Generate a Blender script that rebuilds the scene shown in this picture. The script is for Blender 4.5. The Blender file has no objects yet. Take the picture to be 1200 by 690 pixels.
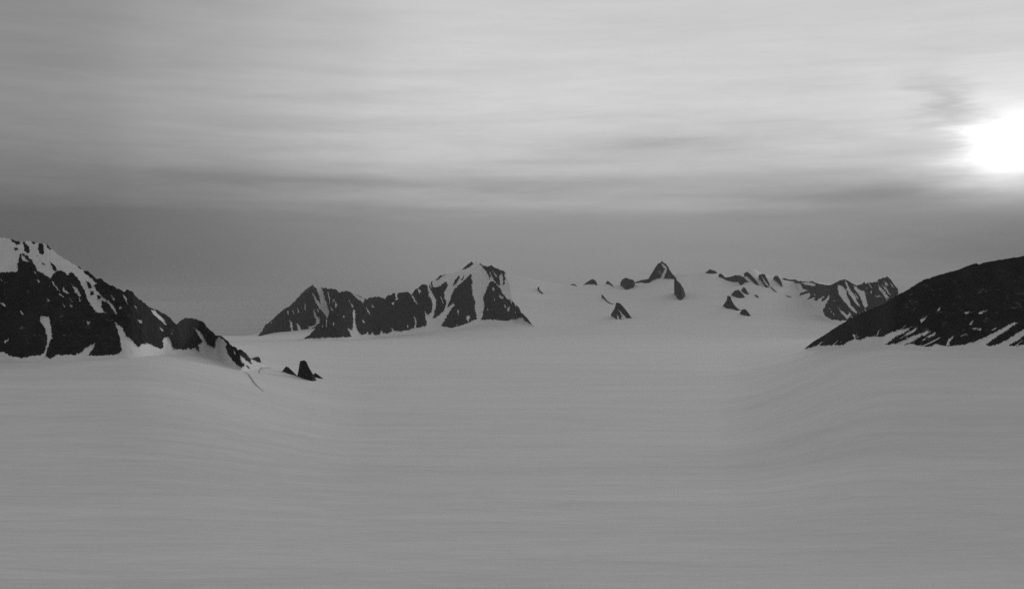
import bpy, math
import numpy as np

# ------------------------------------------------------------------ camera
F = 1287.0          # focal length in photo pixels (1200 px wide picture)
H = 240.0           # camera height above the near glacier, metres
PX0, PY0 = 600.0, 345.0
scene = bpy.context.scene
C = scene.collection

cam_d = bpy.data.cameras.new('camera')
cam_d.sensor_width = 36.0
cam_d.lens = 36.0 * F / 1200.0
cam_d.clip_start = 1.0
cam_d.clip_end = 400000.0
cam = bpy.data.objects.new('camera', cam_d)
C.objects.link(cam)
cam.location = (0, 0, H)
cam.rotation_euler = (math.radians(90), 0, 0)
scene.camera = cam

# ------------------------------------------------------------------ sky and sun
SUN_AZ = math.atan((1184 - PX0) / F)                                   # to the right of the view axis
SUN_EL = math.atan((PY0 - 174) / F * math.cos(SUN_AZ))

scene.view_settings.view_transform = 'Standard'
scene.view_settings.look = 'None'
scene.view_settings.exposure = 0.0
scene.view_settings.gamma = 1.0
scene.view_settings.use_curve_mapping = False
scene.render.engine = 'CYCLES'
scene.cycles.use_denoising = False
scene.cycles.max_bounces = 6
scene.cycles.diffuse_bounces = 3
scene.cycles.volume_bounces = 1

world = bpy.data.worlds.new('World')
scene.world = world
world.use_nodes = True


class NT:
    """tiny helper to write node maths"""
    def __init__(self, tree):
        self.t = tree
        self.n = tree.nodes
        self.l = tree.links

    def node(self, kind, **kw):
        n = self.n.new(kind)
        for k, v in kw.items():
            setattr(n, k, v)
        return n

    def put(self, sock, v):
        if hasattr(v, 'is_linked') or hasattr(v, 'links'):
            self.l.new(v, sock)
        else:
            sock.default_value = v

    def m(self, op, *a, clamp=False):
        n = self.n.new('ShaderNodeMath')
        n.operation = op
        n.use_clamp = clamp
        for i, v in enumerate(a):
            self.put(n.inputs[i], v)
        return n.outputs[0]

    def ramp(self, x, stops, interp='LINEAR'):
        """piecewise-linear x -> y through a float curve built from map ranges"""
        lo, hi = stops[0][0], stops[-1][0]
        n = self.n.new('ShaderNodeFloatCurve')
        u = self.m('DIVIDE', self.m('SUBTRACT', x, lo), hi - lo, clamp=True)
        self.put(n.inputs['Value'], u)
        c = n.mapping.curves[0]
        pts = [((s - lo) / (hi - lo), v) for s, v in stops]
        while len(c.points) < len(pts):
            c.points.new(0.5, 0.5)
        for p, (a, b) in zip(c.points, pts):
            p.location = (a, b)
            p.handle_type = 'AUTO_CLAMPED'
        n.mapping.use_clip = False
        n.mapping.update()
        return n.outputs[0]

    def xyz(self, x, y, z):
        n = self.n.new('ShaderNodeCombineXYZ')
        for i, v in enumerate((x, y, z)):
            self.put(n.inputs[i], v)
        return n.outputs[0]

    def noise(self, vec, scale, detail=4, rough=0.5, dist=0.0):
        n = self.n.new('ShaderNodeTexNoise')
        self.l.new(vec, n.inputs['Vector'])
        n.inputs['Scale'].default_value = scale
        n.inputs['Detail'].default_value = detail
        n.inputs['Roughness'].default_value = rough
        n.inputs['Distortion'].default_value = dist
        return n.outputs['Fac']


def build_world():
    wt = world.node_tree
    wt.nodes.clear()
    N = NT(wt)
    out = N.node('ShaderNodeOutputWorld')
    bg = N.node('ShaderNodeBackground')
    bg.inputs['Strength'].default_value = 0.1
    N.l.new(bg.outputs[0], out.inputs['Surface'])
    sky = N.node('ShaderNodeTexSky')
    sky.sky_type = 'NISHITA'
    sky.sun_disc = False
    sky.sun_elevation = SUN_EL
    sky.sun_rotation = SUN_AZ
    sky.altitude = 600
    sky.dust_density = 3.0
    bw = N.node('ShaderNodeRGBToBW')
    N.l.new(sky.outputs[0], bw.inputs[0])
    tc = N.node('ShaderNodeTexCoord')
    sp = N.node('ShaderNodeSeparateXYZ')
    N.l.new(tc.outputs['Generated'], sp.inputs[0])
    x, y, z = sp.outputs
    R2D = 57.29578
    az = N.m('MULTIPLY', N.m('ARCTAN2', x, y), R2D)
    el = N.m('MULTIPLY', N.m('ARCSINE', z), R2D)
    # slow warp so that no band of cloud runs ruler straight
    flow = N.xyz(N.m('MULTIPLY', x, 4.0), N.m('MULTIPLY', y, 4.0), N.m('MULTIPLY', z, 26.0))
    w1 = N.m('SUBTRACT', N.noise(flow, 1.0, 5, 0.6), 0.5)
    w2 = N.m('SUBTRACT', N.noise(flow, 2.6, 5, 0.6), 0.5)
    elw = N.m('ADD', el, N.m('MULTIPLY', w1, 1.3))
    azw = N.m('ADD', az, N.m('MULTIPLY', w2, 7.0))
    elv = N.m('ADD', el, N.m('MULTIPLY', w1, 0.35))
    # overcast luminance by height above the horizon
    lum = N.ramp(elv, SKY_EL)
    # and by angle from the veiled sun
    sx, sy, sz = (math.sin(SUN_AZ) * math.cos(SUN_EL), math.cos(SUN_AZ) * math.cos(SUN_EL), math.sin(SUN_EL))
    dot = N.m('ADD', N.m('ADD', N.m('MULTIPLY', x, sx), N.m('MULTIPLY', y, sy)), N.m('MULTIPLY', z, sz))
    th = N.m('MULTIPLY', N.m('ARCCOSINE', N.m('MINIMUM', dot, 1.0)), R2D)
    lum = N.m('MULTIPLY', lum, N.ramp(th, SKY_SUN))
    # long stratus streaks
    str1 = N.noise(N.xyz(N.m('MULTIPLY', x, 5.0), N.m('MULTIPLY', y, 5.0), N.m('MULTIPLY', z, 62.0)), 1.0, 6, 0.55, 0.4)
    str2 = N.noise(N.xyz(N.m('MULTIPLY', x, 14.0), N.m('MULTIPLY', y, 14.0), N.m('MULTIPLY', z, 190.0)), 1.0, 4, 0.55, 0.2)
    str3 = N.noise(N.xyz(N.m('MULTIPLY', x, 16.0), N.m('MULTIPLY', y, 16.0), N.m('MULTIPLY', z, 80.0)), 1.0, 8, 0.62, 1.4)
    s = N.m('ADD', N.m('MULTIPLY', N.m('SUBTRACT', str1, 0.5), 0.42), N.m('ADD', N.m('MULTIPLY', N.m('SUBTRACT', str2, 0.5), 0.16), N.m('MULTIPLY', N.m('SUBTRACT', str3, 0.5), 0.16)))
    s = N.m('MULTIPLY', s, N.ramp(el, [(-5, 0.15), (3.2, 0.2), (5.0, 1.0), (10, 0.8), (16, 0.5), (90, 0.5)]))
    lum = N.m('MULTIPLY', lum, N.m('ADD', s, 1.0))
    # single darker and lighter cloud banks
    for (a, e, wa, we, dep) in CLOUDS:
        ga = N.m('DIVIDE', N.m('SUBTRACT', azw, a), wa)
        ge = N.m('DIVIDE', N.m('SUBTRACT', elw, e), we)
        q = N.m('ADD', N.m('MULTIPLY', ga, ga), N.m('MULTIPLY', ge, ge))
        g = N.m('EXPONENT', N.m('MULTIPLY', q, -1.0))
        lum = N.m('MULTIPLY', lum, N.m('SUBTRACT', 1.0, N.m('MULTIPLY', g, dep)))
    # the sun itself, spread out by thin cloud; the cloud breaks its rim up
    da = N.m('MULTIPLY', N.m('SUBTRACT', N.m('ADD', az, N.m('MULTIPLY', w2, 4.0)), SUN_AZ * R2D), 0.85)
    de = N.m('MULTIPLY', N.m('SUBTRACT', N.m('ADD', el, N.m('MULTIPLY', w1, 2.2)), SUN_EL * R2D), 1.15)
    thw = N.m('SQRT', N.m('ADD', N.m('MULTIPLY', da, da), N.m('MULTIPLY', de, de)))
    veil = N.ramp(elv, [(0, .1), (3.0, .12), (4.6, .45), (6.2, 1.0), (12, 1.0)])     # the thick low bank swallows the glare
    for (amp, wid) in GLOW:
        q = N.m('DIVIDE', thw, wid)
        lum = N.m('ADD', lum, N.m('MULTIPLY', veil, N.m('MULTIPLY', N.m('EXPONENT', N.m('MULTIPLY', N.m('MULTIPLY', q, q), -1.0)), amp)))
    mix = N.m('ADD', N.m('MULTIPLY', bw.outputs[0], 0.008), N.m('MULTIPLY', lum, 10.0))
    N.l.new(mix, bg.inputs['Color'])


SKY_EL = [(-8, .25), (0, .25), (3.6, .28), (4.7, .35), (6.0, .46), (8.5, .60), (11.0, .63), (15.0, .61), (30, .62), (90, .62)]
SKY_SUN = [(0, .92), (12, .96), (24, .98), (33, .82), (42, .55), (50, .42), (75, .42), (120, .42), (180, .42)]
CLOUDS = [(21.4, 8.9, 1.1, 1.5, .34), (20.6, 7.0, 2.4, .55, .16), (18.5, 5.0, 5.0, .75, .36), (7.5, 7.6, 4.0, .5, .2), (3.0, 6.9, 5.0, .3, .1),
          (0.0, 5.8, 12.0, .4, .16), (-12.0, 5.9, 8.0, .4, .18), (-2.0, 4.8, 9.0, .35, -.12), (12.0, 4.5, 9.0, .3, -.14),
          (27.0, 2.2, 10.0, 2.0, .5)]
GLOW = [(1.3, 1.15), (.40, 2.5), (.14, 5.0)]
build_world()

sun_d = bpy.data.lights.new('sun', 'SUN')
sun_d.energy = 0.6
sun_d.angle = math.radians(12)
sun_d.color = (1.0, 1.0, 1.0)
sun = bpy.data.objects.new('sun', sun_d)
C.objects.link(sun)
sun.rotation_euler = (math.radians(90) - SUN_EL, 0, math.pi - SUN_AZ)
sun.location = (2000, 3000, 1500)

# ------------------------------------------------------------------ noise and helpers
def _hash(ix, iy, seed):
    h = (ix.astype(np.int64) * 374761393 + iy.astype(np.int64) * 668265263 + seed * 974634777) & 0xFFFFFFFF
    h = ((h ^ (h >> 13)) * 1274126177) & 0xFFFFFFFF
    h = h ^ (h >> 16)
    return (h & 0xFFFF) / 65535.0


def vnoise(x, y, seed=0):
    """smooth value noise, -1..1"""
    x = np.asarray(x, float); y = np.asarray(y, float)
    x, y = np.broadcast_arrays(x, y)
    ix = np.floor(x); iy = np.floor(y)
    fx = x - ix; fy = y - iy
    ux = fx * fx * fx * (fx * (fx * 6 - 15) + 10); uy = fy * fy * fy * (fy * (fy * 6 - 15) + 10)
    a = _hash(ix, iy, seed); b = _hash(ix + 1, iy, seed)
    c = _hash(ix, iy + 1, seed); d = _hash(ix + 1, iy + 1, seed)
    return (a + (b - a) * ux + (c - a) * uy + (a - b - c + d) * ux * uy) * 2 - 1


def fbm(x, y, octv=4, seed=0, gain=0.5):
    s = 0; a = 1.0; t = 0
    for o in range(octv):
        s = s + a * vnoise(x * 2 ** o, y * 2 ** o, seed + o * 17); t += a; a *= gain
    return s / t


def ridged(x, y, octv=4, seed=0, gain=0.55):
    s = 0; a = 1.0; t = 0
    for o in range(octv):
        s = s + a * (1 - 2 * np.abs(vnoise(x * 2 ** o, y * 2 ** o, seed + o * 31))); t += a; a *= gain
    return s / t


def sstep(a, b, x):
    t = np.clip((np.asarray(x, float) - a) / (b - a), 0, 1)
    return t * t * (3 - 2 * t)


def poly_interp(pts, x):
    p = np.array(pts, float)
    return np.interp(x, p[:, 0], p[:, 1])


def inside(poly, x, y):
    p = np.array(poly, float)
    res = np.zeros(x.shape, bool)
    sel = (x >= p[:, 0].min()) & (x <= p[:, 0].max()) & (y >= p[:, 1].min()) & (y <= p[:, 1].max())
    if not sel.any():
        return res
    xs, ys = x[sel], y[sel]
    r = np.zeros(xs.shape, bool)
    j = len(p) - 1
    for i in range(len(p)):
        xi, yi = p[i]; xj, yj = p[j]
        if yi != yj:
            c = ((yi > ys) != (yj > ys)) & (xs < (xj - xi) * (ys - yi) / (yj - yi) + xi)
            r ^= c
        j = i
    res[sel] = r
    return res


def mesh_from(name, verts, quads):
    me = bpy.data.meshes.new(name)
    nv, nq = len(verts), len(quads)
    me.vertices.add(nv)
    me.vertices.foreach_set('co', np.ascontiguousarray(verts, np.float32).ravel())
    me.loops.add(nq * 4)
    me.loops.foreach_set('vertex_index', np.ascontiguousarray(quads, np.int32).ravel())
    me.polygons.add(nq)
    me.polygons.foreach_set('loop_start', np.arange(nq, dtype=np.int32) * 4)
    me.polygons.foreach_set('loop_total', np.full(nq, 4, np.int32))
    me.polygons.foreach_set('use_smooth', np.ones(nq, bool))
    me.update(calc_edges=True)
    me.validate()
    return me


def sub_mesh(name, verts, quads):
    u, inv = np.unique(quads, return_inverse=True)
    return mesh_from(name, verts[u], inv.reshape(-1, 4))


def tag(o, label=None, category=None, group=None, kind=None):
    for k, v in (('label', label), ('category', category), ('group', group), ('kind', kind)):
        if v:
            o[k] = v
    return o


def link(name, me, mat, parent=None, loc=None):
    me.materials.clear()
    me.materials.append(mat)
    o = bpy.data.objects.new(name, me)
    C.objects.link(o)
    if parent is not None:
        o.parent = parent
    if loc is not None:
        o.location = loc
    return o


# ------------------------------------------------------------------ materials (black and white world)
def new_mat(name):
    m = bpy.data.materials.new(name)
    m.use_nodes = True
    N = NT(m.node_tree)
    p = next(n for n in m.node_tree.nodes if n.type == 'BSDF_PRINCIPLED')
    return m, N, p


def snow_material(name, near, sastrugi):
    m, N, p = new_mat(name)
    geo = N.node('ShaderNodeNewGeometry')
    pos = geo.outputs['Position']
    mp = N.node('ShaderNodeMapping')
    N.l.new(pos, mp.inputs['Vector'])
    mp.inputs['Rotation'].default_value = (0, 0, math.radians(6))
    mp.inputs['Scale'].default_value = (0.16, 1.0, 1.0) if sastrugi else (1, 1, 1)
    v = mp.outputs[0]
    big = N.noise(v, 1 / 190.0, 5, 0.6, 0.5)
    mid = N.noise(v, 1 / 34.0, 6, 0.65, 0.6)
    fine = N.noise(v, 1 / 7.0, 4, 0.7)
    t = N.m('ADD', N.m('MULTIPLY', big, 0.3), N.m('ADD', N.m('MULTIPLY', mid, 0.38), N.m('MULTIPLY', fine, 0.32)))
    val = N.m('MINIMUM', N.m('ADD', near - 0.5 * SNOW_VAR, N.m('MULTIPLY', t, SNOW_VAR)), 0.94)
    N.l.new(val, p.inputs['Base Color'])
    N.l.new(N.m('ADD', 0.65, N.m('MULTIPLY', mid, 0.2)), p.inputs['Roughness'])
    p.inputs['Specular IOR Level'].default_value = 0.1
    hgt = N.m('ADD', N.m('MULTIPLY', big, 3.0), N.m('ADD', N.m('MULTIPLY', mid, 1.6), N.m('MULTIPLY', fine, 0.45)))
    b = N.node('ShaderNodeBump')
    b.inputs['Strength'].default_value = 1.0
    b.inputs['Distance'].default_value = 1.0
    N.l.new(hgt, b.inputs['Height'])
    N.l.new(b.outputs[0], p.inputs['Normal'])
    return m


def rock_material(name, base, var, dust, scale=1.0):
    m, N, p = new_mat(name)
    geo = N.node('ShaderNodeNewGeometry')
    pos = geo.outputs['Position']
    mp = N.node('ShaderNodeMapping')
    N.l.new(pos, mp.inputs['Vector'])
    mp.inputs['Scale'].default_value = (1, 1, 0.45)
    v = mp.outputs[0]
    a = N.noise(v, scale / 60.0, 6, 0.62, 0.6)
    b_ = N.noise(v, scale / 11.0, 5, 0.65)
    col = N.m('ADD', base, N.m('MULTIPLY', N.m('SUBTRACT', N.m('ADD', N.m('MULTIPLY', a, 0.6), N.m('MULTIPLY', b_, 0.4)), 0.5), var))
    # snow caught on ledges: only where the rock lies flat enough, in broken flecks
    sp = N.node('ShaderNodeSeparateXYZ')
    N.l.new(geo.outputs['Normal'], sp.inputs[0])
    led = N.noise(v, scale / 26.0, 6, 0.7, 0.8)
    k = N.m('ADD', N.m('MULTIPLY', sp.outputs[2], 0.75), N.m('MULTIPLY', led, 0.9))
    k = N.m('MULTIPLY', N.m('SUBTRACT', k, dust), 3.5, clamp=True)
    mixv = N.m('ADD', N.m('MULTIPLY', col, N.m('SUBTRACT', 1.0, k)), N.m('MULTIPLY', k, 0.4))
    N.l.new(N.m('MAXIMUM', mixv, 0.01), p.inputs['Base Color'])
    p.inputs['Roughness'].default_value = 0.9
    p.inputs['Specular IOR Level'].default_value = 0.05
    bp = N.node('ShaderNodeBump')
    bp.inputs['Strength'].default_value = 0.8
    bp.inputs['Distance'].default_value = 3.0
    N.l.new(N.m('ADD', N.m('MULTIPLY', a, 3.0), b_), bp.inputs['Height'])
    N.l.new(bp.outputs[0], p.inputs['Normal'])
    return m


SNOW_VAR = 0.62
SNOW = snow_material('glacier_snow', 0.84, 1, )
SNOW_STEEP = snow_material('steep_snow', 0.84, 0)
ROCK = rock_material('dark_rock', 0.024, 0.075, 1.12)
ICE, _N, _p = new_mat('bare_ice')
_tc = _N.node('ShaderNodeNewGeometry')
_N.l.new(_N.m('ADD', 0.30, _N.m('MULTIPLY', _N.noise(_tc.outputs['Position'], 0.2, 4), 0.2)), _p.inputs['Base Color'])
_p.inputs['Roughness'].default_value = 0.4

SEA_ICE, _N, _p = new_mat('sea_ice')
_tc = _N.node('ShaderNodeNewGeometry')
_N.l.new(_N.m('ADD', 0.36, _N.m('MULTIPLY', _N.noise(_tc.outputs['Position'], 0.0004, 5, 0.6), 0.24)), _p.inputs['Base Color'])
_p.inputs['Roughness'].default_value = 0.7

# ------------------------------------------------------------------ the glacier
YS = 17000.0
SEA = -330.0         # frozen sea far beyond the glacier, well below its rim
DOME_SKY = [(330, 330), (560, 322), (600, 322.5), (620, 326), (640, 330.5), (660, 333), (700, 333), (740, 332), (755, 330), (770, 326),
            (790, 322), (810, 320), (830, 318), (860, 320), (900, 322), (930, 327), (960, 331), (1010, 336), (1100, 345), (1200, 350)]
DOME_DET = [(800, 0), (822, 0), (828, 1), (836, 1), (846, -1.5), (856, -3), (863, -1.5), (870, 2), (876, 5), (881, 6.8), (885, 6),
            (890, 2.5), (900, 0), (915, 0), (930, 0)]


def ground(px, Y):
    """glacier height at bearing px (photo column) and forward distance Y"""
    px = np.asarray(px, float); Y = np.asarray(Y, float)
    zs = H + (PY0 - poly_interp(DOME_SKY, px)) / F * YS
    w = sstep(350, 560, px) * (1 - sstep(1040, 1200, px))
    t = np.clip((Y - 9500) / (YS - 9500), 0, 1)
    S = t ** 1.6 * (1 - sstep(YS, YS + 9000, Y))
    det = poly_interp(DOME_DET, px) / F * YS * sstep(YS - 2600, YS, Y) * (1 - sstep(YS, YS + 2000, Y))
    low = -150.0 * sstep(2600, 10800, Y)                      # the ice sinks gently away from the camera
    z = low + w * (zs + 150) * S + w * det
    R = sstep(900, 2500, Y)
    z = z + 98 * (1 - sstep(150, 430, px)) * R * (1 - sstep(3600, 7500, Y)) + 120 * sstep(840, 1060, px) * R * (1 - sstep(4500, 9500, Y))
    y1 = 10150 + 3500 * sstep(285, 345, px)
    z = z - 260 * sstep(0, 4300, Y - y1) * (1 - sstep(400, 480, px)) - 150 * sstep(9000, 15000, Y) * sstep(1150, 1300, px)
    z = z - 280 * sstep(20000, 32000, Y)
    X = (px - PX0) / F * Y
    fade = 1 - 0.85 * sstep(2500, 6000, Y)
    z = z + fade * (5.0 * fbm(X / 900, Y / 420, 2, 5) + 0.6 * fbm(X / 240, Y / 90, 2, 9))
    return z


_LY = np.exp(np.linspace(math.log(250), math.log(60000), 2600))


def hit(px, py):
    """distance at which the sight line through photo pixel (px, py) first meets the glacier"""
    px = np.atleast_1d(np.asarray(px, float)); py = np.atleast_1d(np.asarray(py, float))
    out = np.empty(len(px))
    for a in range(0, len(px), 200):
        P = px[a:a + 200, None]
        row = PY0 + F * (H - ground(P, _LY[None, :])) / _LY[None, :]
        below = row <= py[a:a + 200, None]
        # a sight line that passes over the snow takes the distance of the crest below it
        i = np.where(below.any(1), below.argmax(1), np.where(_LY[None, :] < 19000, row, 1e9).argmin(1))
        i = np.clip(i, 1, len(_LY) - 1)
        k = np.arange(len(i))
        r0, r1 = row[k, i - 1], row[k, i]
        f = np.clip((r0 - py[a:a + 200]) / np.maximum(r0 - r1, 1e-6), 0, 1)
        out[a:a + 200] = _LY[i - 1] + f * (_LY[i] - _LY[i - 1])
    return out


def build_glacier():
    fine = np.radians(np.arange(-31, 31.001, 0.1))
    rest = np.radians(np.arange(31 + 4, 360 - 31 - 1, 4.0))
    azs = np.concatenate([fine, rest])
    r = np.concatenate([[20, 60, 110], np.exp(np.linspace(math.log(160), math.log(21000), 350)), np.exp(np.linspace(math.log(21500), math.log(40000), 24))])
    azc = np.where(azs > math.pi, azs - 2 * math.pi, azs)
    azc = np.clip(azc, -math.radians(31), math.radians(31))
    px = PX0 + F * np.tan(azc)
    Yp = r[:, None] * np.cos(azc)[None, :]
    z = ground(px[None, :].repeat(len(r), 0), Yp)
    # around the back the two valley sides meet without a step
    back = sstep(math.radians(31), math.radians(150), np.abs(np.where(azs > math.pi, azs - 2 * math.pi, azs)))
    z = z * (1 - back)[None, :]
    V = np.stack([r[:, None] * np.sin(azs)[None, :], r[:, None] * np.cos(azs)[None, :], z], -1).reshape(-1, 3)
    na, nr = len(azs), len(r)
    i = np.arange(nr - 1)[:, None] * na; j = np.arange(na)[None, :]; j2 = (j + 1) % na
    Q = np.stack([i + j, i + j2, i + na + j2, i + na + j], -1).reshape(-1, 4)[:, ::-1]
    # close the middle under the camera
    V = np.concatenate([V, [[0, 0, V[:na, 2].mean()]]])
    c = len(V) - 1
    k = np.arange(0, na - 1, 2)
    cap = np.stack([np.full(len(k), c), k, k + 1, (k + 2) % na], -1)[:, ::-1]
    me = mesh_from('glacier', V, np.concatenate([Q, cap]))
    o = link('glacier', me, SNOW)
    tag(o, 'wide smooth snow covered glacier filling the foreground and rising to a snow dome', 'glacier', kind='structure')
    return V[:, 2].min()


ZMIN = build_glacier()


def build_sea_ice():
    na = 180
    a = np.arange(na) * 2 * math.pi / na
    r = np.array([30.0, 4000, 9000, 20000, 40000, 95000])
    V = np.stack([r[:, None] * np.sin(a), r[:, None] * np.cos(a), np.full((len(r), na), SEA)], -1).reshape(-1, 3)
    i = np.arange(len(r) - 1)[:, None] * na; j = np.arange(na)[None, :]; j2 = (j + 1) % na
    Q = np.stack([i + j, i + na + j, i + na + j2, i + j2], -1).reshape(-1, 4)
    o = link('frozen_sea', mesh_from('frozen_sea', V, Q), SEA_ICE)
    tag(o, 'flat grey frozen sea reaching to the horizon beyond the glacier rim', 'sea', kind='structure')


build_sea_ice()
ZMIN = min(ZMIN, SEA)
ZMAX = 300.0


# ------------------------------------------------------------------ mountains and outcrops
def blur(a, n=2):
    for _ in range(n):
        p = np.pad(a, 1, mode='edge')
        a = (p[:-2, 1:-1] + p[2:, 1:-1] + p[1:-1, :-2] + p[1:-1, 2:] + 2 * p[1:-1, 1:-1]) / 6
    return a


def smooth1(a, n):
    if n < 1 or len(a) < 5:
        return a
    k = np.ones(2 * n + 1) / (2 * n + 1)
    return np.convolve(np.pad(a, n, mode='edge'), k, mode='valid')


def massif(px, top, bot, layers, default, seed, step, steep=1.05, relief=4.0, wave=14.0, jag=0.5, rag=0.7, back=1.3, yb=None, smooth=6, bend=1.0, streak=None):
    """A solid body of rock and snow standing on the glacier. px: bearings of its columns; top / bot: the rows of its
    crest and its foot; its distance comes from where the foot meets the glacier. layers: [(part name, 'rock'|'snow', outline)],
    first match wins. Returns verts, {part key: quads}."""
    global ZMIN, ZMAX
    n = len(px)
    Yb = hit(px, bot) if yb is None else yb
    Yb = smooth1(Yb, smooth)
    top = top + jag * fbm(px / 2.4, np.full(n, seed * 3.7), 3, seed) * np.clip((bot - top) / 6, 0, 1)
    h = np.maximum(bot - top, 0.15)
    sc = Yb / F
    Yr = Yb + smooth1(h * sc * steep, smooth)
    nv = int(max(4, math.ceil(h.max() / step)))
    v = np.linspace(0, 1, nv + 1)[:, None]
    PXg = np.repeat(px[None, :], nv + 1, 0)
    PYg = bot[None, :] - h[None, :] * v
    lab = np.full(PXg.shape, -1)

    def classify(X, Y):
        jx = rag * fbm(X / 2.1, Y / 2.1, 2, seed + 3); jy = rag * fbm(X / 2.1, Y / 2.1, 2, seed + 4)
        jx = jx + 0.55 * rag * vnoise(X / 0.8, Y / 0.8, seed + 33); jy = jy + 0.55 * rag * vnoise(X / 0.8, Y / 0.8, seed + 34)
        L = np.full(X.shape, -1)
        for k in range(len(layers) - 1, -1, -1):
            L[inside(layers[k][2], X + jx, Y + jy)] = k
        if streak:
            # thin lines of snow lying in the small gullies, too fine to tell apart
            dx, dy, amount, wid, length, y_lo, y_hi = streak
            al = dx * X + dy * Y; ac = -dy * X + dx * Y + 1.5 * fbm(X / 12, Y / 12, 2, seed + 70)
            nz = vnoise(ac / wid, al / length, seed + 71) + 0.5 * vnoise(ac / (wid * 0.5), al / (length * 0.5), seed + 72) + 0.45 * fbm(X / 25, Y / 18, 2, seed + 73)
            ok = (nz > amount) & (Y > y_lo) & (Y < y_hi)
            rocky = np.array([l[1] == 'rock' for l in layers] + [default == 'rock'])[L]
            L[ok & rocky] = len(layers)
        return L
    lab = classify(PXg, PYg)
    kinds = np.array([1.0 if l[1] == 'snow' else 0.0 for l in layers] + [1.0, 1.0 if default == 'snow' else 0.0])
    snow = blur(kinds[lab], 3)
    # buttresses and gullies run down the fall line
    warp = 3 * fbm(PXg / 30, PYg / 30, 2, seed + 8)
    rl = 0.65 * ridged((PXg + warp) / wave, PYg / (wave * 2.6), 4, seed) + 0.35 * ridged((PXg - PYg * 0.5 + warp) / (wave * 0.55), PYg / wave, 4, seed + 50)
    rl = rl + 0.35 * ridged(PXg / (wave * 0.3), PYg / (wave * 0.22), 3, seed + 90)
    rel = -relief * rl * (1 - 0.8 * snow) + relief * 0.55 * snow
    hk = np.clip(h / (relief * 4), 0.1, 1)[None, :]
    tap = sstep(0, 0.15, v) * (0.25 + 0.75 * (1 - sstep(0.8, 1.0, v)))
    Yg = Yb[None, :] + (Yr - Yb)[None, :] * v ** bend + rel * tap * hk * sc[None, :]
    Yg = np.maximum(Yg, Yb[None, :] * 0.985)
    Xg = (PXg - PX0) / F * Yg
    Zg = H - (PYg - PY0) / F * Yg
    rows = [np.stack([Xg, Yg, Zg], -1)]
    # foot driven into the glacier
    foot = rows[0][0:1].copy(); foot[..., 2] -= 12 + 3 * sc[None, :]
    rows.insert(0, foot)
    # far side
    nb = 10
    D = h * sc * back + 15
    Yend = Yr + D
    Zr, Y1 = Zg[-1], Yg[-1]
    Zend = np.minimum(ground(px, Yend) - 20, Zr - 5)
    for q in range(1, nb + 1):
        s = q / nb
        Yq = Y1 + (Yend - Y1) * s
        Zq = Zr + (Zend - Zr) * s ** 0.85 + (relief * sc * 0.6 * fbm(px / 9, np.full(n, q * 0.7), 3, seed + 7) - relief * sc * 0.3) * hk[0] * math.sin(s * math.pi) * 0.8
        rows.append(np.stack([(px - PX0) / F * Yq, Yq, Zq], -1)[None])
    G = np.concatenate(rows, 0)
    nr = G.shape[0]
    ZMIN = min(ZMIN, G[..., 2].min()); ZMAX = max(ZMAX, G[..., 2].max())
    i = np.arange(nr - 1)[:, None] * n; j = np.arange(n - 1)[None, :]
    Q = np.stack([i + j, i + j + 1, i + n + j + 1, i + n + j], -1)
    fl = np.full((nr - 1, n - 1), -1)
    cx = (PXg[:-1, :-1] + PXg[1:, 1:]) / 2; cy = (PYg[:-1, :-1] + PYg[1:, 1:]) / 2
    fl[1:nv + 1] = classify(cx, cy)
    fl[0] = fl[1]
    fl[nv + 1:] = -2
    return G.reshape(-1, 3), Q.reshape(-1, 4), fl.ravel(), (float(np.median(px)), float(np.median(Yb)))


def cols(a, b, step, lo=-25, hi=1225, coarse=1.5):
    out = [a]
    while out[-1] < b:
        p = out[-1]
        out.append(min(b, p + (step if lo <= p <= hi else coarse)))
    return np.array(out)


def mountain(label, a, b, sky, base, layers, default, seed, step=0.6, **kw):
    px = cols(a, b, step)
    V, Q, fl, (mx, my) = massif(px, poly_interp(sky, px), poly_interp(base, px), layers, default, seed, step, **kw)
    root = bpy.data.objects.new('mountain', None)
    C.objects.link(root)
    cx = (mx - PX0) / F * my
    org = np.array([cx, my, float(ground(mx, my))])
    root.location = org
    root.empty_display_size = 100
    tag(root, label, 'mountain', kind='structure')
    V = V - org
    dflt = 'rock_face' if default == 'rock' else 'snow_slope'
    far = fl == -2
    keep = fl.copy()
    keep[far] = -1
    for k in np.unique(keep):
        nm, kd = (dflt, default) if k == -1 else ('snow_streaks', 'snow') if k == len(layers) else layers[k][:2]
        q = Q[keep == k]
        if len(q) < 3:
            continue
        o = link(nm, sub_mesh(nm, V, q), ROCK if kd == 'rock' else SNOW_STEEP, root)
        if k == len(layers):
            o['kind'] = 'stuff'
    return root


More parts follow.
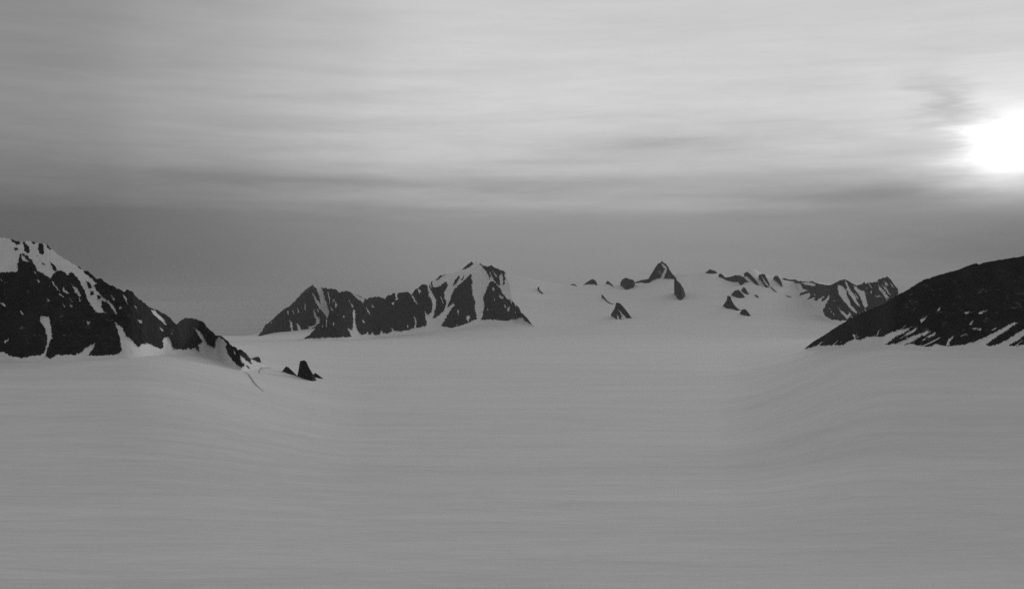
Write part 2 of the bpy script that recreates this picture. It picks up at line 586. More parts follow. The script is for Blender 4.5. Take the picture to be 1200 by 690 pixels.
def outcrop(label, poly, seed, group=None, holes=(), step=0.4, name='rock_outcrop', category='rock', steep=0.95, relief=2.2, wave=5.0, jag=0.7, back=0.9):
    p = np.array(poly, float)
    a, b = p[:, 0].min(), p[:, 0].max()
    px = np.linspace(a, b, max(8, int((b - a) / step)) + 1)
    q = np.concatenate([p, p[:1]])
    top, bot = np.empty(len(px)), np.empty(len(px))
    for i, x in enumerate(np.clip(px, a + 0.02, b - 0.02)):
        ys = []
        for (x0, y0), (x1, y1) in zip(q[:-1], q[1:]):
            if (x0 <= x) != (x1 <= x):
                ys.append(y0 + (y1 - y0) * (x - x0) / (x1 - x0))
        top[i], bot[i] = (min(ys), max(ys)) if ys else (p[:, 1].mean(),) * 2
    bot = bot + 0.25 * fbm(px / 1.7, np.full(len(px), seed * 1.3), 2, seed + 5)
    # one rock stands on one spot: its foot follows the slope, smoothed
    yb = hit(px, bot)
    w = np.maximum(bot - top, 0.3)
    ymean = float((yb * w).sum() / w.sum())
    yb = ymean + np.clip(yb - ymean, -0.03 * ymean, 0.03 * ymean)
    V, Q, fl, _ = massif(px, top, bot, list(holes), 'rock', seed, step, steep=steep, relief=relief, wave=wave, jag=jag, rag=0.4, back=back, yb=yb, smooth=3)
    mx = float((px * w).sum() / w.sum())
    org = np.array([(mx - PX0) / F * ymean, ymean, float(ground(mx, ymean))])
    V = V - org
    if not len(holes):
        o = link(name, mesh_from(name, V, Q), ROCK, None, org)
        return tag(o, label, category, group)
    root = bpy.data.objects.new(name, None)
    C.objects.link(root)
    root.location = org
    tag(root, label, category, group)
    fl = np.where(fl == -2, -1, fl)
    for k in np.unique(fl):
        nm, kd = ('rock_face', 'rock') if k == -1 else holes[k][:2]
        qq = Q[fl == k]
        if len(qq) > 2:
            link(nm, sub_mesh(nm, V, qq), ROCK if kd == 'rock' else SNOW_STEEP, root)
    return root


def rk(*polys):
    return [('rock_face', 'rock', p) for p in polys]


def sn(name, *polys):
    return [(name, 'snow', p) for p in polys]


# --- near mountain whose slope runs down into a broken rock rib
M1_SKY = [(-140, 345), (-80, 285), (-40, 272), (-10, 277), (10, 279.5), (25, 284), (35, 282), (42, 284), (48, 285), (54, 286), (60, 291), (66, 297.5), (72, 301),
          (80, 306), (88, 311), (92, 311.5), (95, 314), (98, 317.5), (103, 317), (108, 322), (113, 326.5), (118, 325.5), (122, 330), (130, 334), (137, 337.5),
          (143, 340), (150, 339), (156, 342), (159, 347), (168, 354), (175, 360), (181, 361.5), (188, 365), (196, 370), (201, 374), (204, 378), (206.5, 379.7),
          (211, 376), (216, 372.5), (225, 372.5), (232, 374.5), (238, 376.5), (242, 382), (247, 387.5), (250, 389.5), (253, 393), (257, 393.2), (261, 394),
          (264, 397.5), (267, 399.8), (270, 404), (273, 406), (276, 406), (279, 410), (283, 410), (287, 413), (290, 416), (293, 419.5), (295, 419.5), (300, 418),
          (303, 418), (305, 420), (306, 424), (309, 426), (312, 429)]
M1_BASE = [(-140, 428), (0, 421), (26, 423), (60, 424), (104, 421), (145, 420), (192, 415), (236, 417), (256, 422), (270, 430), (284, 435), (296, 433.5), (309, 430), (312, 429.5)]
M1_L = (
    rk([(10, 277), (16, 279), (21, 280.5), (25, 285), (20, 287), (15, 283)], [(16, 290.5), (20, 290), (22, 292.5), (18, 293)],
       [(26, 283), (31, 285), (34, 290), (35, 295), (33, 296.5), (29, 294), (28, 289)], [(35, 281), (40, 281), (42.5, 285.5), (38, 286)],
       [(45, 288), (47, 284), (51, 287), (51, 292), (52, 296), (49, 299), (46, 296), (44, 292)], [(53, 284), (56, 286), (60.5, 291), (59, 293), (55, 290)],
       [(48, 306), (51, 308), (53, 310.5), (50, 310)], [(58, 306), (62, 309), (66, 313), (67, 317), (63, 318), (61, 313)], [(42, 299), (45, 301), (42, 301)],
       [(101, 329), (106, 332), (108, 337), (105, 338.5), (102, 334)], [(105, 341), (109, 341), (110.5, 345), (106, 346)], [(113, 346), (117, 346), (118, 350), (114, 350)],
       [(89, 309), (96, 309), (97, 316), (92, 314.5)])
    + sn('snow_patch', [(25, 298), (29, 302), (33.5, 306.5), (27, 305.5), (25.5, 302)], [(74, 335), (76, 340), (81, 343), (79, 345), (73.5, 341)],
         [(84, 333), (90, 338), (95, 345), (93, 347), (87, 340)], [(60, 328), (65, 334), (70, 341), (67, 339), (62, 332)], [(70, 343), (76, 347), (74, 348.5), (69, 345)],
         [(92, 346), (95, 352), (93, 352.5)], [(101, 375), (106, 378), (103, 380.5)], [(161, 374), (165, 375), (168, 379), (164, 378.5)],
         [(187, 383), (192, 386), (190, 388.5)], [(140, 359), (144.5, 361), (140, 361.5)], [(130, 346), (135, 350), (133, 352.5)], [(80, 354), (86, 359), (83, 359)],
         [(4, 400), (12, 396), (6, 402)], [(142, 339.5), (149, 338.5), (146, 342)], [(55, 349), (60, 352.5), (56, 352)])
    + sn('snow_gully', [(47, 371), (50, 370), (58, 372), (59, 378), (60, 388), (61, 396), (58, 402), (56, 407), (54, 413), (53, 417), (47, 417), (52, 413), (55, 402), (55, 393), (52, 383), (47, 376)],
         [(177, 363), (183, 366), (190, 372), (196, 379), (195, 381), (188, 375.5), (181, 369)], [(228, 384), (234, 388), (238, 394), (241, 399), (238, 400), (235, 396), (231, 390)],
         [(273, 410), (277, 415), (275, 415)], [(281, 415), (288, 423), (293, 426), (290, 428), (284, 421)])
    + rk([(-150, 330), (-60, 322), (20, 318), (21, 305), (23, 298), (28, 297), (33, 300), (37, 305), (41, 311), (44, 317), (48, 319), (52, 321), (56, 324), (60, 326),
          (62, 321), (66, 318), (70, 316.5), (76, 319), (80, 323), (82, 318.5), (87, 321), (92, 327), (96, 334), (100, 342), (102, 350), (107, 358), (113, 366.5),
          (121, 366.5), (128, 366), (134, 368), (137, 372), (134, 378), (138, 387), (141, 397), (142, 406), (144, 411), (138, 415), (130, 416), (120, 416.5),
          (112, 417), (104, 416.5), (106, 412), (110, 407), (112, 401.5), (107, 404), (100, 408), (95, 413), (88, 415.5), (75, 416), (66, 416), (61, 419),
          (58, 420), (53, 418), (53, 413), (47, 416), (40, 416.5), (33, 418), (26, 419.5), (18, 418), (10, 416.5), (5, 412), (-60, 414), (-150, 424)],
         [(97, 318.5), (99, 305), (160, 330), (212, 365), (206, 380), (199, 395), (192, 395.5), (191, 400), (192, 405), (189, 409), (184, 406.5), (178, 404.5),
          (172, 402), (167, 403.5), (162, 406), (157, 402), (153, 396.5), (147, 393), (144, 385), (140, 382), (134, 377), (128, 366), (121, 366), (119, 358),
          (119, 352), (124, 353), (130, 358), (135, 367), (137, 366), (133, 358), (127, 352.5), (121, 349.5), (113, 340), (109, 334.5), (113, 332), (107, 326), (102, 321.5)],
         [(199, 395.5), (206, 380), (210, 366), (250, 380), (257, 391), (262, 391), (269, 399), (265, 400.5), (261, 396.5), (256, 395), (252.5, 397), (252, 406),
          (251, 408), (247, 405.5), (243, 402.5), (241, 399), (237, 400), (236, 402), (232, 403.5), (234, 412.5), (231, 410), (228, 407), (224, 409), (221, 407.5),
          (217, 410), (213, 409), (207, 409.5), (203, 408), (200.5, 401)],
         [(264, 400), (266, 397), (270, 399), (274, 400), (280, 404), (285, 408), (293, 416), (294, 424), (295, 427), (291, 424), (287, 421), (282, 416), (281, 418),
          (284, 424), (287, 428), (284, 430), (283, 431.5), (277, 427), (271, 420), (266, 412), (264.5, 407), (266, 404)],
         [(294, 420), (298, 416), (302, 414), (307, 420), (306, 425), (309, 426.5), (305, 425), (300, 423), (296, 421.5)],
         [(288, 427), (293, 431), (292, 432), (289, 429.5)]))
mountain('steep black mountain streaked with snow, its crest falling to a broken rock rib on the glacier', -140, 312, M1_SKY, M1_BASE, M1_L, 'snow', 11,
         steep=1.0, relief=5.0, wave=20, jag=1.3, rag=1.0, streak=(0.55, 0.83, 1.1, 2.6, 13, 318, 372))

# --- peak standing behind the left end of the middle mountain
M2_SKY = [(302, 394), (306, 389), (311, 381), (317, 376), (325, 368.5), (332, 363), (341, 357), (348, 350), (354, 343), (360, 337.5), (363, 336.5), (365, 334.5), (366, 332.8), (367.5, 335.5),
          (370, 337.5), (380, 337), (385, 338), (390, 338.5), (394, 339), (397, 342), (400, 342), (404, 341), (410, 342), (416, 344.5), (423, 347.5), (431, 351), (440, 358), (460, 380)]
M2_BASE = [(302, 394.2), (322, 389.5), (342, 388), (360, 385.5), (372, 384), (420, 383), (460, 382)]
M2_L = sn('snow_gully',
          [(371, 337.5), (376, 336), (379, 343), (381, 350), (384, 358), (386, 366), (384, 372), (382, 370), (378, 365), (374, 361), (371, 356), (368, 349), (366, 343), (369, 346), (372, 352), (376, 356), (374, 347)],
          [(339, 374), (342, 378), (342.5, 384), (344, 389), (341.5, 389), (340, 379)], [(348, 378), (351, 382), (354, 388), (350, 388), (348, 382)],
          [(367, 360), (370, 368), (373, 374), (375, 370), (374, 378), (370, 382), (364, 386), (361, 386), (362, 382), (369, 381), (371, 376), (368, 369)],
          [(411, 342), (417, 345), (423, 348), (428, 351), (425, 355), (419, 350)]) \
    + sn('snow_patch', [(356.5, 355), (358, 358), (358.5, 363.5), (357, 361)], [(387, 358), (391, 363), (389, 363.5)], [(393, 352), (395, 358), (393, 361)], [(408, 351), (415, 360), (413, 360)],
         [(349, 360), (350, 366), (349, 366)])
mountain('dark pointed peak with a forked snow gully standing behind the broad middle mountain', 302, 460, M2_SKY, M2_BASE, M2_L, 'rock', 23, relief=3.6, wave=13, jag=1.1, steep=1.1, streak=(0.25, 0.97, 1.15, 2.2, 11, 330, 386))

# --- the broad middle mountain with the snow topped summit
M3_SKY = [(350, 399.5), (356, 396.8), (362, 393), (369, 385), (376, 377), (383, 373), (390, 367), (397, 362), (405, 360.5), (412, 361), (417, 361), (424, 356), (428, 353), (433, 349), (440, 348), (446, 348),
          (450, 349), (455, 346), (462, 343.5), (470, 342.5), (478, 342.5), (482, 345), (486, 340), (492, 336), (494, 333), (500, 333.5), (502, 335), (506, 329), (511, 326), (516, 323), (522, 320.5),
          (530, 320.5), (535, 319.5), (540, 316.5), (545, 312), (550, 308.5), (553, 306), (556, 307), (559, 306.3), (562, 308), (566, 311), (572, 312), (576, 311), (583, 315), (590, 317), (593, 320),
          (594.5, 326), (597, 333), (598.5, 342), (600, 350), (601, 353), (606, 359), (609, 361), (611, 366.5), (617, 371), (621, 377), (626, 381)]
M3_BASE = [(350, 400), (400, 398.5), (430, 396.5), (455, 394), (480, 391), (500, 389), (515, 387), (540, 385), (560, 381), (570, 379.5), (600, 379), (612, 378), (618, 381), (626, 383)]
M3_L = (
    sn('snow_patch', [(546, 370), (551, 370), (549, 376), (548, 377.5)], [(577, 336), (580, 338), (579, 341.5), (577, 340)], [(585, 345), (591, 349), (589, 350.5), (585, 348)],
       [(595, 361), (598, 359), (597, 364), (595, 365)], [(577, 317), (583, 324), (581, 325)], [(587, 318), (589, 325), (587, 325)], [(490, 339), (493, 340), (491, 345)], [(402, 371), (405, 370), (403, 373)],
       [(463, 343), (465.5, 344), (465.5, 351), (464, 351)], [(429, 360), (432, 363), (434, 369), (431, 365)], [(436, 357), (439, 361), (437, 360)], [(425, 374), (428, 378), (426, 378)], [(459, 355), (463, 353), (461, 358)],
       [(536, 364), (538, 362), (537, 370)], [(572, 314), (575, 321), (578, 327), (575, 323)], [(446, 347), (456, 345), (451, 350)])
    + sn('snow_gully', [(526, 362), (531, 355), (532.5, 357), (527, 364)], [(413.5, 363), (416, 364), (416, 376), (418, 384.5), (421, 390), (424, 392.5), (424, 398), (410, 398), (412, 394.5), (407.5, 384.5), (413, 386.5), (414, 377)],
         [(481, 344), (486, 349), (489, 357), (487, 355), (484, 350)], [(485, 369), (488, 376), (487, 388), (484, 388), (486.5, 378)])
    + rk([(340, 402), (357, 396.7), (412, 394.5), (418, 392), (424, 392.5), (428, 391.5), (431, 389), (432, 392), (435, 392), (436.5, 389), (438, 392.5), (445, 392), (447, 387), (448, 391), (456, 390),
          (460, 388), (458, 383), (462, 387.5), (470, 388), (480, 386.5), (485, 384), (491, 384), (500, 381), (501, 379.5), (499, 374), (497.5, 364), (500, 368), (503, 369), (505, 366), (507, 358), (506, 352),
          (503, 345), (501.5, 335), (500, 325), (400, 340), (340, 390)],
         [(503, 335), (506, 328), (507, 336), (511, 337), (514, 336), (517, 334), (519, 332), (523, 330), (525, 334), (523, 338), (521, 342), (521, 348), (523, 353), (522, 360), (519, 366), (513, 370), (510, 373),
          (507, 373), (509, 366), (511, 356), (511, 350), (507, 345), (505, 340)],
         [(511, 328), (515, 323), (522, 319), (521, 323), (514, 327.5)], [(542, 316), (548, 308), (553, 305), (554.5, 310), (550, 313), (545, 315.5)],
         [(553, 322), (552, 326), (554, 329), (553, 335), (554, 345), (556, 352), (557, 354), (556, 360), (558, 366), (558.5, 374), (552, 377), (545, 379.5), (540, 382), (530, 384), (522, 383), (517, 381.5),
          (521, 375), (526, 366), (533, 356), (528, 358), (524, 360), (527, 352), (531, 340), (536, 335), (542, 330), (548, 325), (551, 321)],
         [(530, 337), (533, 328), (538, 323), (539, 325), (535, 332)], [(540, 328), (545, 320.5), (543, 327.5)],
         [(575, 329), (580, 331), (584, 335), (588, 341), (592, 347), (594, 350), (600, 352), (604, 355), (609, 358), (612, 364), (615, 368), (622, 376), (623, 381), (618, 377), (614, 375), (612, 371.5),
          (608, 372), (604, 374), (595, 375.5), (585, 375), (572, 374.5), (563, 374.5), (566, 368), (567, 358), (566, 350), (568, 344), (571, 337)],
         [(561, 306), (566, 310), (572, 311), (576, 309), (580, 311), (584, 313), (593, 315), (593, 319), (591.5, 322), (593, 326), (591, 329), (591.7, 333), (589, 334.5), (590, 326), (587, 322), (585, 322), (586, 330), (586, 335), (582, 332),
          (578, 326), (575, 322), (574, 328), (572, 322), (568, 316), (563, 310)]))
mountain('broad dark mountain with a snow topped summit and a wide snow chute down its face', 350, 626, M3_SKY, M3_BASE, M3_L, 'snow', 37, relief=4.2, wave=17, jag=1.0, steep=1.1, rag=0.9, streak=(0.2, 0.98, 1.2, 2.0, 10, 318, 390))

# --- far mountains at the right of the dome
M4_SKY = [(929, 330), (930, 329.5), (933, 328.5), (938, 329), (945, 329.5), (953, 329.5), (956, 331), (962, 333), (970, 334), (974, 333.5), (980, 330.5), (985, 328.5), (990, 327), (995, 329.5), (1000, 332.5), (1005, 335.5),
          (1010, 338.5), (1014, 341), (1017, 350), (1022, 362), (1035, 376)]
M4_BASE = [(929, 331.5), (934.5, 333.5), (936, 347.5), (950, 355), (960, 362), (966, 373), (976, 378), (992, 379), (1035, 379)]
M4_L = (
    sn('snow_patch', [(939, 330.5), (947, 330.5), (953, 331.5), (956, 334), (953, 335), (945, 333.5), (940, 332)])
    + sn('snow_gully', [(982, 334), (986, 335), (990, 338), (992, 341), (992, 345), (995, 351), (997, 357), (1004, 365), (1004, 367), (1001, 366), (996, 361), (990, 354), (984, 346), (982, 340)],
         [(990, 329), (992, 330), (996, 339), (1000, 343), (1003, 350), (1007, 357), (1008, 359.5), (1005, 358), (1000, 351), (995, 345), (993, 338)],
         [(1000, 334), (1004, 336.5), (1008, 340), (1013, 341), (1015, 350), (1017, 358), (1014, 360.5), (1012, 358), (1009, 350), (1005, 343), (1001, 339)],
         [(979, 356), (984, 362), (989, 366), (993, 369.5), (995, 366), (998, 368), (993, 373.5), (987, 368), (983, 361.5)])
    + rk([(929, 325), (1000, 318), (1040, 320), (1040, 376), (1000, 376), (985, 375.5), (975, 374.5), (967, 370), (964, 364), (968, 356), (972, 350), (972, 345), (969, 349), (965, 353), (962, 352),
          (966, 347), (960, 350), (957, 352), (953, 352), (956, 348), (950, 350), (945, 351), (950, 346), (949, 343), (942, 345), (936, 347), (938, 343), (943, 341), (948, 340.5), (941, 338), (938, 333), (931, 331.5)]))
M4B_SKY = [(1000, 338), (1004, 334.5), (1010, 332), (1013, 330.5), (1014.5, 333), (1017, 331), (1026, 330.5), (1030, 327), (1035, 325.5), (1040, 324.3), (1044, 327), (1048, 333), (1052, 338), (1056, 341), (1064, 343), (1076, 352), (1090, 366)]
M4B_BASE = [(1000, 372), (1090, 372)]
M4B_L = sn('snow_gully', [(1028, 333), (1032, 336), (1037, 342), (1042, 349), (1039, 349), (1033, 341)], [(1033, 333), (1038, 337), (1044, 346), (1041, 344)]) \
    + sn('snow_patch', [(1026, 346), (1033, 347.5), (1028, 348)], [(1053, 338), (1064, 342), (1062, 348), (1052, 347)], [(1043, 330), (1047, 337), (1045, 336)], [(1020, 340), (1022, 344), (1020, 344)])
mountain('far rugged twin topped peak showing behind the snow striped mountain', 1000, 1090, M4B_SKY, M4B_BASE, M4B_L, 'rock', 53, relief=3.0, wave=8, jag=1.1, steep=1.0, streak=(0.6, 0.8, 0.75, 1.8, 10, 326, 352))
mountain('far dark mountain with three parallel white snow stripes down its face', 929, 1035, M4_SKY, M4_BASE, M4_L, 'snow', 47, relief=3.2, wave=11, jag=0.6, steep=1.1, streak=(0.5, 0.86, 1.05, 2.0, 9, 332, 372))

# --- near dark slope at the right
M5_SKY = [(943, 408.3), (948, 404), (955, 399), (965, 393), (975, 386.5), (985, 380), (995, 374), (1005, 369), (1015, 364.5), (1025, 360), (1035, 356), (1045, 349.5), (1055, 344), (1065, 338.5), (1075, 332), (1083, 327.5),
          (1088, 326.5), (1100, 322), (1112, 319), (1125, 315.5), (1135, 311), (1144, 308.5), (1148, 310), (1152, 308), (1165, 305.5), (1180, 303), (1200, 300), (1222, 297), (1240, 290), (1262, 284), (1280, 286), (1300, 274), (1330, 262), (1348, 266), (1365, 250), (1395, 256), (1430, 244), (1470, 262), (1520, 300), (1580, 345), (1640, 425)]  # unseen crest past the right frame edge is raised to shade the right foreground
M5_BASE = [(943, 408.8), (960, 407.5), (985, 407), (1000, 405.5), (1030, 407), (1050, 409), (1100, 410), (1200, 410), (1300, 413), (1440, 425), (1640, 440)]
M5_L = (
    sn('snow_gully', [(1030, 397.5), (1040, 391), (1055, 385.5), (1064, 380), (1056, 387), (1070, 382.5), (1060, 389), (1046, 396.5), (1037, 404.5), (1030, 406)],
       [(1040, 408), (1055, 400), (1070, 393.5), (1083, 389.5), (1078, 394), (1066, 401), (1055, 406)], [(1108, 406), (1112, 397), (1117, 394), (1113.5, 400), (1110.5, 406)],
       [(1136, 403), (1150, 397), (1160, 392), (1172, 386), (1188, 378), (1193, 377.5), (1180, 386.5), (1165, 396), (1155, 404), (1140, 408), (1120, 409)],
       [(1165, 405), (1180, 398), (1196, 388), (1206, 383), (1203, 391), (1190, 400), (1175, 409)], [(1026, 394), (1031, 385.5), (1029, 391.5)], [(975, 405), (982, 398), (978, 404)], [(956, 406), (965, 399.5), (960, 405)],
       [(1230, 398), (1260, 380), (1250, 395), (1225, 407)],
       [(1330, 262), (1338, 263), (1330, 300), (1315, 345), (1305, 408), (1290, 412), (1308, 340), (1322, 295)], [(1430, 246), (1440, 250), (1432, 300), (1440, 360), (1420, 420), (1400, 420), (1425, 350), (1420, 290)],
       [(1370, 300), (1376, 305), (1360, 350), (1352, 380), (1350, 350)])
    + sn('snow_patch', [(1088, 394), (1096, 388.5), (1097, 391), (1089, 395.5)], [(1078, 375), (1086, 370), (1084, 374), (1079, 377.5)], [(1130, 366.5), (1136, 365), (1133, 368.3)], [(1146, 367), (1156, 363), (1150, 368)],
         [(1135, 380), (1141, 375), (1138, 380.5)], [(1145, 385.5), (1150, 384), (1148, 387.5)], [(1061, 395), (1064, 394.5), (1063, 398)], [(999, 391), (1001, 392), (1003, 398), (1001, 397)], [(1098, 363), (1103, 360), (1100, 364)])
    + rk([(930, 414), (948, 407.3), (960, 404.8), (988, 404), (993, 401), (1000, 397.5), (1008, 398), (1014, 396), (1026, 393.5), (1034, 395.5), (1044, 389), (1036, 404.5), (1048, 403), (1060, 404.5), (1068, 402), (1075, 405),
          (1090, 406), (1096, 403), (1108, 405.5), (1125, 404.5), (1145, 402), (1160, 405), (1175, 404), (1190, 406), (1200, 403), (1300, 406), (1440, 415), (1660, 430), (1660, 150), (930, 150)]))
mountain('long black slope with thin snow streaks along its foot, sinking to a point on the glacier', 943, 1640, M5_SKY, M5_BASE, M5_L, 'snow', 61, relief=3.6, wave=24, jag=0.7, steep=1.15, rag=1.0, streak=(0.86, -0.5, 0.82, 2.4, 18, 384, 410))

# ------------------------------------------------------------------ rock outcrops
DOME_ROCKS = 'dark rocks showing through the far snow dome'
HORN = [(744, 330.5), (752, 328), (760, 326.5), (763, 321), (767, 315), (771, 309), (774, 307.5), (776, 306), (779, 308.5), (783, 312), (784, 315), (788, 321), (792, 325.5), (793, 328), (790, 327), (776, 326.5), (774, 325),
        (771, 325.5), (766, 327.5), (761, 331.5), (757, 332), (751, 330.5)]
outcrop('dark pointed horn of rock, tallest on the snow dome, split by a thin snow streak', HORN, 101,
        holes=sn('snow_gully', [(775, 309), (777, 309), (781, 313), (782, 316), (777, 327), (773, 327), (779.3, 315.5)], [(771, 317), (772, 317), (774.5, 321), (773.5, 321)]), category='rock peak', relief=2.0, wave=7)
outcrop('egg shaped dark rock hanging below the right shoulder of the pointed horn', [(790, 325), (793, 328), (797, 332), (801, 338), (803, 344), (802, 349), (798, 352), (794, 351), (792, 346), (791, 340), (793, 335), (793, 330.5)], 102, DOME_ROCKS)
outcrop('rounded dark rock knob at the end of the horn\'s low left arm', [(727, 331), (729, 328), (733, 325.5), (738, 327), (743, 328.5), (744, 332), (743, 337), (739, 338), (734, 340), (730, 337), (727, 333)], 103, DOME_ROCKS)
outcrop('small arched dark rock on the snow crest, shaped like a cap', [(683, 334.5), (687, 331), (691, 328.5), (694, 326.5), (698, 329), (700, 333), (700, 335), (697, 332.5), (693, 332.3), (688, 333)], 104, DOME_ROCKS)
outcrop('thin crescent of rock on the snow crest beside the cap shaped rock', [(668, 333.7), (672, 332.5), (675, 334), (677, 336), (673, 334.5)], 105, DOME_ROCKS)
outcrop('tiny hooked rock with a tail between the cap shaped rock and the rounded knob', [(710, 331), (712, 329), (714, 330.3), (717, 333), (720, 338), (717, 335), (714, 333), (711, 333)], 106, DOME_ROCKS)
outcrop('fan shaped dark rock spreading in ribs low on the snow dome',
        [(716, 368), (720, 362), (722, 355), (725, 354), (729, 357.5), (732, 361), (737, 368), (741, 373), (739, 372.5), (735, 373), (731, 374), (726, 374), (723, 374.5), (718, 371)], 107, DOME_ROCKS,
        holes=sn('snow_gully', [(724, 362), (729, 367), (736, 375), (733, 375), (728, 369)], [(723, 368), (725, 371), (726, 376), (724, 376)], [(728, 370), (731, 373), (730, 376), (728.5, 376)]))
outcrop('thin sliver of rock trailing up the snow from the fan shaped rock', [(705, 344.5), (708, 347.5), (711, 352), (716, 355.3), (721, 356), (716, 356.5), (711, 353.7), (707, 349.5)], 108, DOME_ROCKS)
outcrop('tiny bent rock on the snow shoulder right of the summit mountain', [(630, 337), (631.5, 335.5), (632.5, 340), (637, 344), (636, 345), (631, 341)], 109, DOME_ROCKS)
outcrop('low flat dark rock on the crest at the start of the snowy ridge', [(827, 319), (832, 315.5), (838, 317), (841, 320), (836, 321), (828, 320.5)], 110, DOME_ROCKS)
outcrop('long sagging band of rock in the saddle below the snowy ridge top', [(842, 321), (845, 320.5), (850, 325), (856, 324.5), (862, 322), (867, 323), (872, 325), (878, 331), (873, 330.5), (869, 334.5), (867, 335), (866, 330.5), (860, 330.5), (854, 329.5), (848, 327)], 111, DOME_ROCKS)
outcrop('slanting rock rib running down from the white top of the snowy ridge', [(872, 320.5), (873, 319.5), (876, 318.5), (880, 322), (885, 327), (890, 334.5), (886, 334), (880, 328.5), (875, 323.5)], 112, DOME_ROCKS)
outcrop('streaky rock rib with snow lines, second down from the snowy ridge top', [(889, 322), (893, 321), (896, 320.5), (899, 327), (902, 333), (901, 337), (897, 337), (894, 332), (891, 327)], 113, DOME_ROCKS,
        holes=sn('snow_gully', [(892, 322), (897, 330), (901, 335), (899, 335), (895, 330)]))
outcrop('short thin rock line below the streaky rib on the snowy ridge', [(902.5, 336), (904, 336.3), (907, 339), (911, 342.8), (908, 342)], 114, DOME_ROCKS)
outcrop('triangular dark rock in the upper cluster below the snowy ridge', [(856.5, 345.5), (860, 341), (865, 339.5), (868, 342), (871, 345), (873, 348), (868, 349.5), (863, 348.5), (859, 347)], 115, DOME_ROCKS)
outcrop('narrow upright rock wedged beside the triangular rock of the upper cluster', [(868.5, 340), (871, 336.5), (874, 338), (876, 342), (878, 345.5), (875, 345), (871, 343)], 116, DOME_ROCKS)
outcrop('dark spired rock with a thin tail below the triangular rock', [(847, 358), (851, 353), (852.5, 349), (852, 346.5), (856, 347), (857.5, 352), (860, 356.5), (864, 361), (868, 363.5), (864, 364), (858, 362), (851, 361.5)], 117, DOME_ROCKS)
outcrop('small dark wedge of rock, lowest of the cluster below the snowy ridge', [(867, 367), (869, 363), (873, 362), (876, 364.5), (880, 370.5), (875, 370), (869, 369)], 118, DOME_ROCKS)
outcrop('tiny lone rock speck beside the narrow upright rock', [(884, 345), (888, 346), (889.5, 349.3), (886, 348)], 119, DOME_ROCKS)
outcrop('dark tufted rock with a pointed foot at the right end of the snowy ridge', [(906, 327), (907, 324), (911, 322.5), (914, 327), (916, 331), (917, 337), (914, 334), (910, 330)], 120, DOME_ROCKS)
outcrop('thin dark rock crest leading from the tufted rock to the striped mountain', [(916, 326), (920, 325.8), (925, 327.5), (932, 327.5), (935, 329), (934, 331), (926, 329.3), (919, 328)], 121, DOME_ROCKS)
outcrop('thin flat rock sliver alone on the snow below the tufted rock', [(919.5, 346), (924, 346.6), (928.5, 348.2), (924, 348.2)], 122, DOME_ROCKS)
NEAR = 'rocks standing in the near glacier snow'
outcrop('tall black rock tower standing alone in the glacier snow', [(348.5, 440), (350, 433), (351, 425.5), (352, 422.5), (356, 421.7), (359, 424), (362, 430), (365, 435), (368, 440), (371, 445.5), (366, 446.5), (360, 445), (354, 443.5)], 131, NEAR,
        name='rock_tower', steep=0.6, relief=2.6, wave=7)
outcrop('small hump of black rock with a low tail reaching to the rock tower', [(330.5, 435), (333, 432), (335, 429.5), (338, 430), (342, 434), (346, 438), (350, 441.5), (343, 439), (338, 438), (334, 436)], 132, NEAR)
outcrop('small black rock slab on the far side of the rock tower from the hump', [(366, 439), (370, 437), (375, 440.5), (379.5, 444), (373, 443), (368, 441.5)], 133, NEAR)


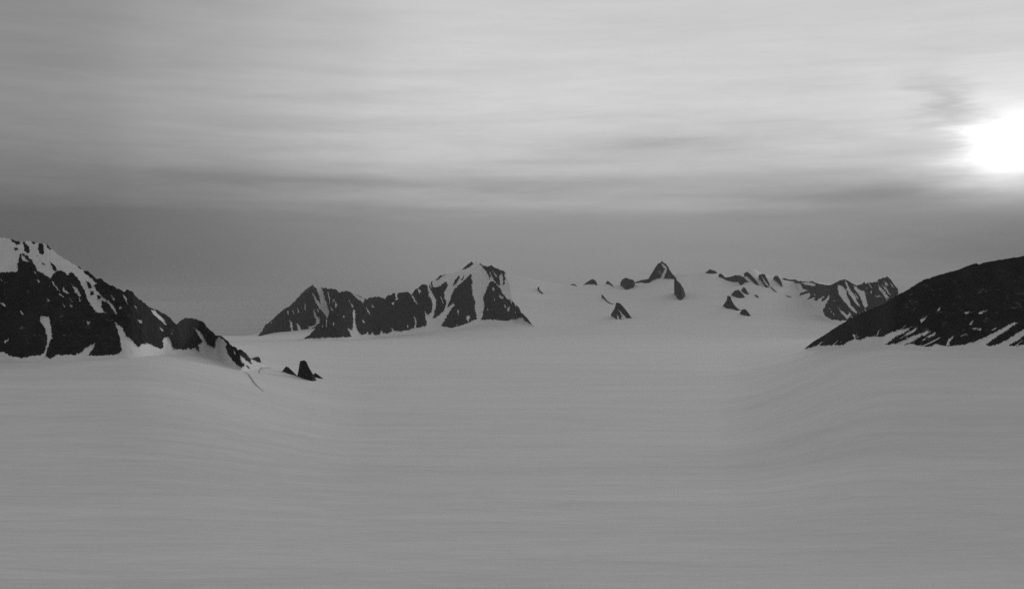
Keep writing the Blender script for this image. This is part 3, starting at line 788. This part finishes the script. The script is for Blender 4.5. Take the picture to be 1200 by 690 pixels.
def crack(label, pts, seed):
    """an open crevasse seen as a thin line of bare ice between two low snow lips"""
    p = np.array(pts, float)
    t = np.linspace(0, len(p) - 1, 40)
    px = np.interp(t, np.arange(len(p)), p[:, 0]) + 0.3 * fbm(t * 1.3, t * 0, 2, seed)
    py = np.interp(t, np.arange(len(p)), p[:, 1]) + 0.3 * fbm(t * 1.1, t * 0, 2, seed + 1)
    Y = hit(px, py)
    P = np.stack([(px - PX0) / F * Y, Y, ground(px, Y)], -1)
    d = np.gradient(P[:, :2], axis=0)
    d /= np.maximum(np.linalg.norm(d, axis=1, keepdims=True), 1e-6)
    nrm = np.stack([-d[:, 1], d[:, 0]], -1)
    wd = (1.6 * np.sin(np.linspace(0.15, math.pi - 0.15, len(t))) + 0.2 * fbm(t * 2, t * 0 + 3, 2, seed))[:, None]
    prof = [(-2.2, -0.6), (-1.0, 0.55), (-0.45, -0.1), (0.45, -0.1), (1.0, 0.55), (2.2, -0.6)]
    V = np.stack([np.concatenate([P[:, :2] + nrm * wd * a, P[:, 2:] + 0.5 + wd * b], 1) for a, b in prof], 1)
    n = len(prof)
    org = P[len(P) // 2].copy()
    V = V.reshape(-1, 3) - org
    i = np.arange(len(t) - 1)[:, None] * n; j = np.arange(n - 1)[None, :]
    Q = np.stack([i + j, i + j + 1, i + n + j + 1, i + n + j], -1).reshape(-1, 4)
    o = link('crevasse', mesh_from('crevasse', V, Q), ICE, None, org)
    tag(o, label, 'crevasse')


crack('thin grey crevasse winding down the snow from the end of the rock rib', [(286, 436), (291, 438.5), (294, 443), (297, 448), (302, 453), (309, 459)], 7)
crack('short hooked crevasse in the snow below the tip of the rock rib', [(304, 438), (304, 433.5), (307, 431), (311, 430.8), (317, 432)], 8)

# ------------------------------------------------------------------ the air
HAZE = 0.9e-5
def build_haze():
    R = 100000.0
    z0, z1 = ZMIN - 1.0, max(ZMAX, H) + 15
    me = bpy.data.meshes.new('haze')
    v = [(x, y, z) for z in (z0, z1) for x, y in ((-R, -R), (R, -R), (R, R), (-R, R))]
    me.from_pydata(v, [], [(0, 3, 2, 1), (4, 5, 6, 7), (0, 1, 5, 4), (1, 2, 6, 5), (2, 3, 7, 6), (3, 0, 4, 7)])
    m = bpy.data.materials.new('hazy_air')
    m.use_nodes = True
    nt = m.node_tree
    nt.nodes.clear()
    out = nt.nodes.new('ShaderNodeOutputMaterial')
    pv = nt.nodes.new('ShaderNodeVolumePrincipled')
    pv.inputs['Color'].default_value = (0.72, 0.72, 0.72, 1)
    pv.inputs['Density'].default_value = HAZE
    pv.inputs['Anisotropy'].default_value = 0.0
    nt.links.new(pv.outputs[0], out.inputs['Volume'])
    me.materials.append(m)
    o = bpy.data.objects.new('haze', me)
    C.objects.link(o)
    tag(o, 'thin grey haze hanging over the glacier and the mountains', 'haze', kind='stuff')


build_haze()
